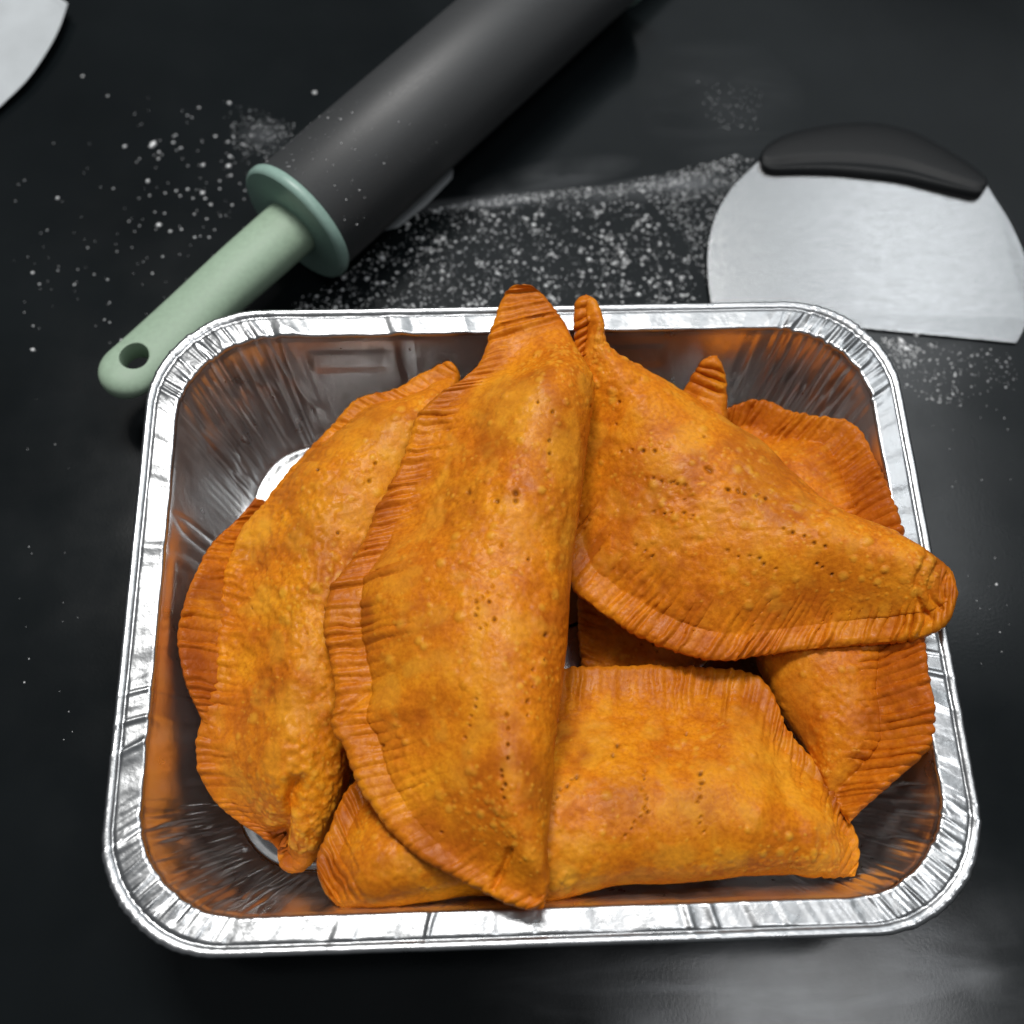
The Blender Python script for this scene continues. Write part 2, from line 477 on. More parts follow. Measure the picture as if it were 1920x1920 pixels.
# ------------------------------------------------------------------ fried half-moon pastries
def pastry(label, fold, crimp, zf, zc, flange, H=0.014, mat='golden', seed=1, nu=420, nb=150, nf=34,
           tip=(0.06, 0.06), body_in=(0.05, 0.05), pricks=(), patches=(), blisters=140, grooves=(), wave=0.0012,
           belly=0.45, peak=0.40, ridge=0.0009, fit=True, rough=1.0, rscale=(1, 1)):
    """fold / crimp: the two edges in the photo from tip to tip; zf / zc: their heights above the table"""
    r = np.random.default_rng(seed)
    u = np.linspace(0, 1, nu)
    # stations a little denser at both tips
    uu = u - 0.055 * np.sin(2 * math.pi * u) / 1.0
    def interp_list(lst):
        x = np.linspace(0, 1, len(lst))
        return smooth1d(np.interp(uu, x, lst), nu // 24)
    lift = lambda L_: [z * RIM / .055 if z < .055 else z + RIM - .055 for z in L_]
    Z_F, Z_C = interp_list(lift(zf)), interp_list(lift(zc))
    # meet at the tips
    e0, e1 = np.exp(-(uu / .03) ** 2), np.exp(-((1 - uu) / .03) ** 2)
    m0, m1 = (Z_F[0] + Z_C[0]) / 2, (Z_F[-1] + Z_C[-1]) / 2
    Z_F = Z_F * (1 - e0 - e1) + m0 * e0 + m1 * e1
    Z_C = Z_C * (1 - e0 - e1) + m0 * e0 + m1 * e1
    fpx0, cpx0 = spline(fold, 1500), spline(crimp, 1500)
    xs = np.linspace(0, 1, 1500)
    fpx = np.stack([np.interp(uu, xs, fpx0[:, k]) for k in (0, 1)], -1)
    cpx = np.stack([np.interp(uu, xs, cpx0[:, k]) for k in (0, 1)], -1)
    FL = np.interp(uu, np.linspace(0, 1, len(flange)), flange); FL = smooth1d(FL, nu // 30) * .84
    nvt = nb + nf
    bx = np.linspace(0, 1, nb); bx = bx ** 1.5 * .55 + bx * .45          # denser at the fold
    fx = np.linspace(0, 1, nf + 1)[1:]; fx = 1 - (1 - fx) ** 1.4
    tf = 0.0026

    def build(fpx, cpx, detail):
        F, Cc = at(fpx[:, 0], fpx[:, 1], Z_F), at(cpx[:, 0], cpx[:, 1], Z_C)
        A = Cc - F
        W = np.linalg.norm(A, axis=1)
        wf = np.minimum(FL, 0.80 * W)
        tang = np.gradient((F + Cc) / 2, axis=0)
        n = np.cross(tang, A)
        n /= np.maximum(np.linalg.norm(n, axis=1), 1e-9)[:, None]
        n *= np.sign(n[:, 2:3] + 1e-9)
        n = np.stack([smooth1d(n[:, k], nu // 10) for k in range(3)], -1)
        n = n * .7 + np.array([0, 0, .3])
        n /= np.linalg.norm(n, axis=1)[:, None]
        sF = W[:, None] - wf[:, None]
        S = np.concatenate([bx[None] * sF, sF + fx[None] * wf[:, None]], 1)   # distance from the fold edge
        q = W[:, None] - S
        x = np.clip(S / np.maximum(sF, 1e-6), 0, 1)
        rise = np.sqrt(np.clip(1 - (1 - np.clip(x / peak, 0, 1)) ** 2.2, 0, 1))
        soft = np.maximum(.9 * smooth01(-.4, .4, noise1(uu * 4.0, seed + 71)), 1 - np.interp(uu, np.linspace(0, 1, len(rscale)), rscale) ** 2)[:, None]
        dome = np.clip(1 - np.clip((x - peak * .8) / (1 - peak * .8), 0, 1) ** 2.1, 0, 1) ** .85
        fall = dome * (1 - soft) + (1 - smooth01(peak * .85, 1.0, x) ** .9) * soft
        ends = smooth01(body_in[0] * .2, body_in[0] * 2.2, uu) * smooth01(body_in[1] * .2, body_in[1] * 2.2, 1 - uu)
        Hu = H * np.clip(sF[:, 0] / 0.05, 0, 1.15) ** .75 * ends
        bodyh = Hu[:, None] * rise * fall
        edge = np.sqrt(np.clip(1 - (1 - np.clip(np.minimum(S, q) / (tf * 1.15), 0, 1)) ** 2, 0, 1))
        tfu = np.minimum(tf, W * .42)[:, None]
        base = tfu * edge
        # crimp ridges
        Lc = np.r_[0, np.cumsum(np.linalg.norm(np.diff(Cc, axis=0), axis=1))]
        # fork-pressed ribs: every rib its own width, height, lean and length
        rr_ = np.random.default_rng(seed + 99)
        nk = int(Lc[-1] / .0026) + 8
        edges = np.cumsum(rr_.uniform(.0028, .0054, nk)) - .004
        lean = rr_.normal(0, .25, nk + 1); hgt = rr_.uniform(.25, 1.4, nk + 1); ln_ = rr_.normal(0, .07, nk + 1)
        sp = Lc[:, None] + (q - .5 * wf[:, None]) * (.25 * noise1(Lc / .03, seed + 14))[:, None]
        sp = sp + .0007 * noise3(np.stack([sp / .004, q / .006, np.zeros_like(sp)], -1), seed + 17)
        ki = np.clip(np.searchsorted(edges, sp), 1, nk - 1)
        tt = np.clip((sp - edges[ki - 1]) / (edges[ki] - edges[ki - 1]), 0, 1)
        rid = np.abs(np.sin(math.pi * tt)) ** .85 * hgt[ki]
        shift = ln_[ki]
        inF = smooth01(0.80, 1.06, S / np.maximum(sF, 1e-6) + shift) * (S > 0)
        tipm = np.maximum(1 - smooth01(tip[0] * .6, tip[0] * 1.25, uu), 1 - smooth01(tip[1] * .6, tip[1] * 1.25, 1 - uu))[:, None]
        rm = np.clip(np.maximum(inF, tipm) , 0, 1) * np.clip(W / .012, 0, 1)[:, None]
        amp = 2.6 * ridge * np.interp(uu, np.linspace(0, 1, len(rscale)), rscale)[:, None] * (0.75 + .5 * noise1(Lc / .012, seed + 13))[:, None] * (.75 + .45 * noise3(np.stack([np.broadcast_to(Lc[:, None], S.shape) / .006, S / .006, np.zeros_like(S)], -1), seed + 15))
        rh = rm * amp * (rid - 0.6) * np.clip(edge * 1.3, 0, 1)
        # the thin edge waves up and down
        wav = wave * noise1(Lc / 0.017, seed + 21)[:, None] * smooth01(.4, 1.3, S / np.maximum(sF, 1e-6)) + wave * .5 * noise1(Lc / .007, seed + 22)[:, None] * rm
        mid = F[:, None] + A[:, None] * (S / np.maximum(W, 1e-9)[:, None])[..., None]
        # scalloped outer edge
        a_u = A / np.maximum(W, 1e-9)[:, None]
        mid = mid + a_u[:, None] * ((rm * (rid - .5) * ridge * .7 + smooth01(.5, 1.1, S / np.maximum(sF, 1e-6)) * (noise1(Lc / .009, seed + 31) * .0010)[:, None] * np.clip(W / .02, 0, 1)[:, None]))[..., None]
        top = mid + n[:, None] * (base + bodyh + rh + wav)[..., None]
        bot = mid - n[:, None] * (base + belly * bodyh - wav - rh * .3)[..., None]
        return top, bot, n, rm, x, bodyh, Lc

    for it in range(3 if fit else 0):          # let the swollen body, not its inner seam, reach the traced outline
        top, bot, *_ = build(fpx, cpx, False)
        allp = np.concatenate([top, bot], 1)
        pp = to_px(allp)
        tf_, tc_ = np.stack([np.interp(uu, xs, fpx0[:, k]) for k in (0, 1)], -1), np.stack([np.interp(uu, xs, cpx0[:, k]) for k in (0, 1)], -1)
        od = tf_ - tc_; ln = np.linalg.norm(od, axis=1)[:, None]; od = od / np.maximum(ln, 1)
        exF = ((pp - tf_[:, None]) * od[:, None]).sum(-1).max(1)
        exC = ((pp - tc_[:, None]) * -od[:, None]).sum(-1).max(1)
        k = np.clip(ln[:, 0] / 120, 0, 1)
        exF = smooth1d(np.clip(exF, -15, 90) * k, nu // 20); exC = smooth1d(np.clip(exC, -15, 60) * k, nu // 20)
        fpx = fpx - od * (exF * .8)[:, None]; cpx = cpx + od * (exC * .8)[:, None]

    top, bot, n, rm, x, bodyh, Lc = build(fpx, cpx, True)
    def gnormal(G, flip=1):
        du = np.gradient(G, axis=0); dv = np.gradient(G, axis=1)
        nn = np.cross(du, dv)
        l = np.linalg.norm(nn, axis=-1, keepdims=True)
        nn = nn / np.maximum(l, 1e-12)
        s = np.sign((nn * n[:, None]).sum(-1).mean()) * flip
        return nn * s
    def lumps(G, nn, sd, full):
        d = .0015 * noise3(G / .034, sd) + .00045 * noise3(G / .013, sd + 1)
        if full:
            m = np.clip(noise3(G / .03, sd + 5) * .8 + .6, .15, 1.2)
            d = d + rough * m * (.00030 * noise3(G / .0050, sd + 2) + .00030 * noise3(G / .0024, sd + 3))
        return d
    nt_ = gnormal(top)
    keep = np.clip(np.sqrt(np.clip(bodyh / .004, 0, 1)) + .6, 0, 1)
    disp = lumps(top, nt_, seed * 10, True) * keep
    fry = np.zeros(top.shape[:2] + (4,)); fry[..., 3] = 1
    px = to_px(top)
    # blisters of the dough
    pale = np.zeros(top.shape[:2])
    okb = np.argwhere((bodyh > .0045) & (nt_[..., 2] > .1))
    if len(okb) and blisters:
        clus = noise3(top / .022, seed + 40)
        for c in okb[r.integers(0, len(okb), blisters * 6)]:
            if clus[c[0], c[1]] < r.uniform(-.5, .6):
                continue
            P = top[c[0], c[1]]
            R = .00055 + .0016 * r.random() ** 6
            i0, i1 = max(0, c[0] - 12), min(nu, c[0] + 13); j0, j1 = max(0, c[1] - 16), min(nvt, c[1] + 17)
            d2 = ((top[i0:i1, j0:j1] - P) ** 2).sum(-1)
            g = np.clip(1 - d2 / (R * 1.3) ** 2, 0, 1)
            disp[i0:i1, j0:j1] += g * R * r.uniform(.15, .36)
            pale[i0:i1, j0:j1] = np.maximum(pale[i0:i1, j0:j1], g * r.uniform(.15, .62))
    RT0 = np.array([[.55, .60, .58], [-.74, .67, .01], [-.38, -.43, .82]])
    # thin crimped dough fries browner, in uneven patches
    brown = rm * np.interp(uu, np.linspace(0, 1, len(rscale)), rscale)[:, None] * (.30 + .34 * noise3(top / .016, seed + 50)) + .55 * smooth01(.15, .85, noise3((top @ RT0) / .024, seed + 51) + .45 * noise3((top @ RT0) / .008, seed + 52))
    for (qx, qy, rr, a) in patches:
        d = np.hypot(px[..., 0] - qx, px[..., 1] - qy) / rr
        g = np.exp(-(d * (1 + .35 * noise3(top / .006, seed + 53))) ** 4) * (.65 + .5 * noise3(top / .004, seed + 54))
        if a > 0:
            brown = np.maximum(brown, min(1, a * 1.3) * g)
        else:
            brown = brown * (1 - np.clip(g, 0, 1)); pale = np.maximum(pale, -a * 1.1 * g)
    RT = np.array([[.62, .53, .58], [-.71, .69, .14], [-.33, -.49, .81]])
    tw = top @ RT; tw = tw + .004 * np.stack([noise3(tw / .012, seed + 80 + k_) for k_ in range(3)], -1)
    pale = np.maximum(pale, .26 * smooth01(.0, .8, noise3(tw / .010, seed + 55) + .5 * noise3(tw / .004, seed + 57)) * (1 - rm))
    hole = np.zeros(top.shape[:2])
    for q in pricks:
        R = q[2] * .66 if len(q) > 2 else r.uniform(1.8, 3.3)
        d2 = ((px - np.array(q[:2]) + r.normal(0, 2.6, 2)) ** 2).sum(-1)
        g = np.exp(-d2 / (R * R))
        front = nt_[..., 2] > -.1
        disp -= g * .0011 * front
        hole = np.maximum(hole, np.clip(g * 1.5, 0, 1) * r.uniform(.3, .85) * front)
    for (pl, wid, dep) in grooves:
        L = spline(pl, 60)
        d = np.full(px.shape[:2], 1e9)
        for q in L:
            d = np.minimum(d, ((px - q) ** 2).sum(-1))
        disp -= np.exp(-d / wid ** 2) * dep
    fry[..., 0] = hole; fry[..., 1] = np.clip(brown, 0, .95); fry[..., 2] = np.clip(pale, 0, .8)
    top = top + nt_ * disp[..., None]
    # underside: keep every third column
    sel = np.unique(np.r_[np.arange(1, nvt - 1, 4)])
    nbn = gnormal(bot, -1)
    bot = bot + nbn * (lumps(bot, nbn, seed * 10 + 7, False) * keep)[..., None]
    bfry = np.zeros(bot.shape[:2] + (4,)); bfry[..., 1] = .25 + .2 * noise3(bot / .02, seed + 60); bfry[..., 3] = 1
    # closed section: fold edge -> top -> crimp edge -> back underneath
    kb = nb - 1
    selb = sel[sel < kb][::-1]; self_ = sel[sel > kb][::-1]
    strip = lambda T, B: (np.concatenate([B[:, kb:kb + 1], B[:, selb], T[:, :nb]], 1), np.concatenate([T[:, kb:], B[:, self_], B[:, kb:kb + 1]], 1))
    (bodyG, rimG), (bodyC, rimC) = strip(top, bot), strip(fry, bfry)
    full = np.concatenate([bodyG[:, 1:], rimG[:, 1:]], 1)           # ring, for continuous normals
    du = np.gradient(full, axis=0)
    dv = np.roll(full, -1, 1) - np.roll(full, 1, 1)
    nn = np.cross(du, dv); nn /= np.maximum(np.linalg.norm(nn, axis=-1, keepdims=True), 1e-12)
    ctr = full.mean(1, keepdims=True)
    if ((full - ctr) * nn).sum(-1).mean() < 0:
        nn = -nn; flipf = True
    else:
        flipf = False
    nbod = bodyG.shape[1] - 1
    bodyN = np.concatenate([nn[:, -1:], nn[:, :nbod]], 1)
    rimN = np.concatenate([nn[:, nbod - 1:nbod], nn[:, nbod:]], 1)
    root_px = ((fpx + cpx) / 2)[nu // 2]
    base = top.reshape(-1, 3).mean(0); base[2] = bot[..., 2].min()
    th = thing('fried_pastry', label, 'pastry', tuple(base), 'fried half-moon pastries piled in the foil tray')
    for nm, G, Nn, Ca in (('filled_body', bodyG, bodyN, bodyC), ('crimped_edge', rimG, rimN, rimC)):
        f = grid_faces(G.shape[0], G.shape[1])
        if flipf:
            f = f[:, ::-1].copy()
        o = new_mesh(nm, G.reshape(-1, 3), f, DOUGH[mat], None, True, Nn.reshape(-1, 3), {'fry': Ca.reshape(-1, 4)})
        adopt(o, th)
    return th

def row(x0, y0, x1, y1, n, bow=0.0):
    s = np.linspace(0, 1, n)
    dx, dy = x1 - x0, y1 - y0
    return [(x0 + dx * k - dy * bow * math.sin(math.pi * k), y0 + dy * k + dx * bow * math.sin(math.pi * k)) for k in s]

MM = 0.001
# lower pastries first
pastry('mostly buried fried pastry, only its pointed ridged tip sticking up by the back wall',
       [(1342, 667), (1357, 690), (1364, 730), (1368, 800), (1395, 900), (1405, 1000), (1395, 1110), (1350, 1210), (1270, 1290), (1190, 1335), (1140, 1340)],
       [(1342, 667), (1322, 676), (1300, 706), (1278, 738), (1225, 805), (1150, 900), (1105, 1000), (1086, 1090), (1084, 1170), (1090, 1240), (1105, 1300), (1140, 1340)],
       [.060, .048, .030, .024, .020, .018, .016], [.060, .046, .026, .020, .017, .016, .016], [8 * MM, 8 * MM, 8 * MM, 6 * MM, 5 * MM, 5 * MM],
       H=.012, mat='amber', seed=3, nu=320, nb=90, nf=24, tip=(.17, .05), body_in=(.12, .05), blisters=60, ridge=.0011,
       patches=[(1250, 1215, 40, -.5)], pricks=[(1210, 1190, 4), (1222, 1208, 4), (1230, 1222, 3), (1225, 1195, 7), (1205, 1205, 3)])
pastry('reddish brown fried pastry with broad crimped edge pressed against the right tray wall',
       [(1350, 790), (1375, 880), (1390, 980), (1400, 1080), (1415, 1200), (1440, 1290), (1490, 1390), (1540, 1480), (1592, 1545)],
       [(1350, 790), (1362, 768), (1400, 752), (1442, 752), (1478, 770), (1520, 777), (1565, 784), (1596, 792), (1622, 818), (1643, 865), (1668, 925), (1692, 995), (1718, 1090), (1735, 1200), (1742, 1270), (1754, 1330), (1748, 1388), (1718, 1424), (1680, 1458), (1635, 1500), (1592, 1545)],
       [.030, .026, .024, .024, .026, .032, .040], [.036, .042, .049, .053, .056, .057, .056, .050, .040],
       [14 * MM, 17 * MM, 19 * MM, 19 * MM, 20 * MM, 26 * MM, 24 * MM, 20 * MM], H=.015, mat='russet', seed=5, nu=420, nb=110, nf=40,
       tip=(.06, .09), wave=.0022, blisters=110, ridge=.0010, patches=[(1680, 1330, 80, .6), (1560, 850, 70, .35), (1480, 1290, 60, -.3)])
pastry('fried pastry lying sideways along the front rim, its crimped edge facing back',
       [(610, 1675), (640, 1702), (701, 1708), (756, 1700), (826, 1688), (889, 1680), (960, 1688), (1030, 1692), (1060, 1686), (1110, 1672), (1170, 1659), (1250, 1658), (1330, 1652), (1400, 1643), (1480, 1640), (1550, 1643), (1603, 1642)],
       [(610, 1675), (596, 1640), (594, 1605), (614, 1560), (645, 1490), (690, 1435), (760, 1375), (850, 1315), (950, 1272), (1060, 1252), (1130, 1248), (1200, 1247), (1280, 1250), (1350, 1254), (1400, 1258), (1440, 1285), (1466, 1342), (1488, 1384), (1525, 1421), (1561, 1462), (1578, 1525), (1600, 1551), (1611, 1598), (1603, 1642)],
       [.045, .045, .045, .044, .043, .041, .040, .038, .036], [.045, .042, .038, .036, .036, .036, .038, .038, .036],
       [12 * MM, 13 * MM, 13 * MM, 12 * MM, 12 * MM, 15 * MM, 13 * MM, 7 * MM, 8 * MM], H=.017, mat='yellow', seed=8, nu=480, nb=150, nf=34,
       tip=(.10, .07), body_in=(.05, .04), blisters=150, ridge=.0010, peak=.45,
       pricks=row(1206, 1445, 1212, 1520, 8) + row(1212, 1520, 1172, 1565, 5) + row(1312, 1450, 1318, 1560, 8, .05) + row(1078, 1450, 1040, 1502, 6) + [(1146, 1412, 6), (1157, 1394, 5), (1290, 1376), (1350, 1400), (1310, 1450), (1320, 1470)],
       patches=[(1090, 1395, 42, .75), (1165, 1500, 50, .45), (1120, 1375, 40, -.4), (1060, 1640, 30, -.6), (1095, 1580, 26, -.45), (1430, 1420, 70, -.35), (1310, 1520, 50, .4)],
       grooves=[([(1470, 1480), (1500, 1560), (1490, 1630)], 14, .0010), ([(1535, 1560), (1540, 1635)], 9, .0010)])
pastry('mostly hidden fried pastry showing only a smooth orange crimped flap along the left wall',
       [(480, 935), (560, 985), (620, 1080), (640, 1180), (620, 1280), (560, 1350), (470, 1390), (420, 1392)],
       [(480, 935), (450, 968), (412, 1003), (385, 1035), (362, 1085), (345, 1135), (334, 1190), (337, 1240), (348, 1285), (368, 1330), (388, 1368), (420, 1392)],
       [.030, .026, .022, .022, .022, .026, .032], [.034, .040, .044, .045, .044, .040, .034],
       [12 * MM, 16 * MM, 18 * MM, 18 * MM, 16 * MM, 12 * MM], H=.012, mat='russet', seed=31, nu=320, nb=80, nf=36, tip=(.06, .06), blisters=40, ridge=.0006, patches=())
pastry('golden blistered fried pastry along the left wall with finger-like lower tip',
       [(850, 688), (860, 706), (852, 760), (825, 860), (785, 960), (745, 1080), (712, 1200), (690, 1300), (665, 1380), (650, 1450), (633, 1512), (600, 1587), (572, 1627), (545, 1634)],
       [(850, 688), (838, 681), (800, 697), (740, 728), (690, 738), (655, 757), (625, 795), (590, 832), (540, 887), (490, 947), (455, 990), (432, 1040), (416, 1100), (409, 1180), (404, 1260), (388, 1320), (370, 1375), (366, 1410), (372, 1450), (395, 1495), (440, 1535), (490, 1565), (518, 1590), (522, 1618), (545, 1634)],
       [.050, .046, .042, .040, .038, .036, .034, .030, .026], [.050, .047, .043, .041, .040, .039, .036, .030, .026],
       [11 * MM, 11 * MM, 4 * MM, 3 * MM, 3 * MM, 5 * MM, 8 * MM, 9 * MM, 9 * MM], H=.017, mat='yellow', seed=12, nu=480, nb=160, nf=34,
       tip=(.06, .05), body_in=(.04, .04), blisters=330, ridge=.0006, peak=.5, rough=1.5,
       patches=[(585, 1005, 52, .9), (560, 930, 30, .35), (640, 950, 70, -.3), (745, 830, 40, -.5), (660, 790, 60, -.2), (480, 990, 40, -.45), (560, 1330, 60, -.3), (590, 1230, 50, -.3), (430, 1480, 60, .35), (500, 1180, 60, .25)],
       pricks=[(640, 1000, 4), (600, 880, 4), (690, 905, 5), (700, 870, 4), (575, 1190, 3), (470, 1140, 3)],
       grooves=[([(556, 1470), (543, 1510), (528, 1560), (520, 1600)], 15, .0050)])
pastry('large fried pastry whose coiled end rests over the right rim, pricked in rows',
       [(1098, 552), (1119, 568), (1131, 608), (1137, 645), (1178, 676), (1240, 716), (1300, 752), (1372, 800), (1429, 836), (1483, 879), (1537, 925), (1591, 960), (1645, 982), (1689, 1004), (1748, 1042), (1781, 1069), (1795, 1112)],
       [(1098, 552), (1081, 562), (1075, 600), (1077, 638), (1060, 720), (1040, 820), (1035, 920), (1045, 1010), (1072, 1098), (1110, 1135), (1150, 1165), (1200, 1195), (1250, 1218), (1310, 1236), (1370, 1241), (1420, 1233), (1500, 1222), (1600, 1211), (1690, 1203), (1740, 1190), (1778, 1163), (1795, 1112)],
       [.075, .062, .050, .048, .048, .050, .054, .060, .066], [.075, .060, .046, .044, .046, .048, .050, .056, .066],
       [6 * MM, 8 * MM, 12 * MM, 14 * MM, 15 * MM, 15 * MM, 14 * MM, 13 * MM, 9 * MM], H=.018, mat='golden', seed=17, nu=500, nb=170, nf=36,
       tip=(.006, .085), body_in=(.03, .06), blisters=170, ridge=.0011, peak=.42,
       pricks=row(1165, 848, 1230, 852, 4) + [(1327, 878, 8), (1325, 876, 6), (1363, 912), (1320, 820), (1152, 795), (1160, 752)] + row(1360, 915, 1440, 932, 5) + row(1212, 895, 1285, 908, 6) + row(1228, 958, 1298, 968, 5) + row(1265, 905, 1295, 968, 3) + row(1470, 990, 1545, 1025, 5) + row(1368, 1035, 1452, 1062, 6) + row(1528, 1055, 1560, 1075, 3) + row(1195, 1020, 1225, 1045, 3) + [(1385, 925), (1420, 930)],
       patches=[(1180, 930, 80, .4), (1230, 1065, 70, .45), (1620, 1100, 60, .25), (1450, 1120, 60, .25), (1560, 930, 30, -.3), (1400, 1000, 60, -.2)],
       grooves=[([(1735, 1050), (1718, 1090), (1722, 1130), (1745, 1160)], 6, .0016), ([(1758, 1060), (1742, 1090), (1745, 1120), (1765, 1142)], 5, .0014), ([(1776, 1078), (1766, 1098), (1770, 1120)], 5, .0012)])
pastry('longest fried pastry on top of the pile, reaching from back rim to front',
       [(985, 536), (1012, 546), (1040, 578), (1060, 606), (1080, 650), (1112, 704), (1117, 750), (1105, 830), (1095, 900), (1085, 980), (1075, 1060), (1070, 1120), (1063, 1200), (1058, 1260), (1050, 1330), (1042, 1400), (1035, 1500), (1030, 1580), (1032, 1650), (1018, 1704)],
       [(985, 536), (956, 541), (936, 570), (920, 622), (900, 680), (865, 715), (820, 745), (782, 785), (766, 830), (750, 872), (726, 920), (702, 960), (688, 1010), (660, 1050), (640, 1075), (618, 1110), (608, 1160), (612, 1210), (622, 1260), (630, 1310), (622, 1355), (628, 1378), (645, 1400), (665, 1450), (690, 1500), (735, 1560), (790, 1610), (850, 1645), (920, 1680), (975, 1703), (1018, 1704)],
       [.074, .068, .066, .065, .064, .062, .062, .063, .064], [.074, .068, .063, .060, .058, .058, .060, .062, .064],
       [12 * MM, 14 * MM, 12 * MM, 13 * MM, 18 * MM, 17 * MM, 13 * MM, 9 * MM, 7 * MM], H=.019, mat='golden', seed=23, rscale=(1, 1, 1, 1, 1, .85, .45, .25, .4), nu=560, nb=180, nf=40,
       tip=(.095, .04), body_in=(.11, .04), blisters=200, ridge=.00095, peak=.38,
       pricks=[(968, 922, 8), (972, 938, 6), (880, 925, 6), (890, 945), (1010, 760), (1035, 775), (1025, 830), (1030, 850), (1115, 765)] + row(890, 1130, 925, 1100, 4) + row(895, 1155, 920, 1130, 3) + row(900, 1185, 925, 1160, 3) + [(1020, 1185, 6), (1022, 1240), (940, 1020), (930, 945, 6), (990, 1050)] + row(890, 1308, 870, 1380, 5) + row(940, 1445, 945, 1500, 4) + row(950, 1340, 955, 1420, 4) + [(720, 1400), (830, 1560), (945, 1470)] + row(1000, 1260, 990, 1340, 4),
       patches=[(850, 950, 60, .4), (1000, 840, 45, .35), (770, 1170, 60, .35), (830, 1550, 70, .35), (950, 760, 60, -.35), (1070, 870, 40, -.35), (900, 1250, 70, -.25), (980, 1000, 50, -.25), (720, 1250, 60, .3), (790, 880, 50, .35)],
       grooves=[([(952, 1600), (938, 1640), (925, 1668)], 7, .0022), ([(640, 1345), (665, 1320), (690, 1300)], 8, .0012)])

# ------------------------------------------------------------------ rolling pin
def lathe(name, sections, axis0, d, mat, parent, n=72):
    """sections: (distance along the axis, radius)"""
    d = d / np.linalg.norm(d)
    s = np.cross(d, (0, 0, 1.0)); s /= np.linalg.norm(s)
    w = np.cross(s, d)
    a = np.linspace(0, 2 * math.pi, n, endpoint=False)
    ring_ = np.cos(a)[:, None] * s + np.sin(a)[:, None] * w
    V = np.stack([axis0 + d * t_ + ring_ * r_ for t_, r_ in sections], 0)
    k = len(sections)
    f = [tuple(x) for x in grid_faces(k, n, wrap_v=True).tolist()]
    f = [tuple(reversed(x)) for x in f]
    f.append(tuple(range(n))); f.append(tuple(reversed(range((k - 1) * n, k * n))))
    o = new_mesh(name, V.reshape(-1, 3), f, mat)
    m_ = o.modifiers.new('edge', 'EDGE_SPLIT'); m_.split_angle = rad(50)
    adopt(o, parent)
    return o

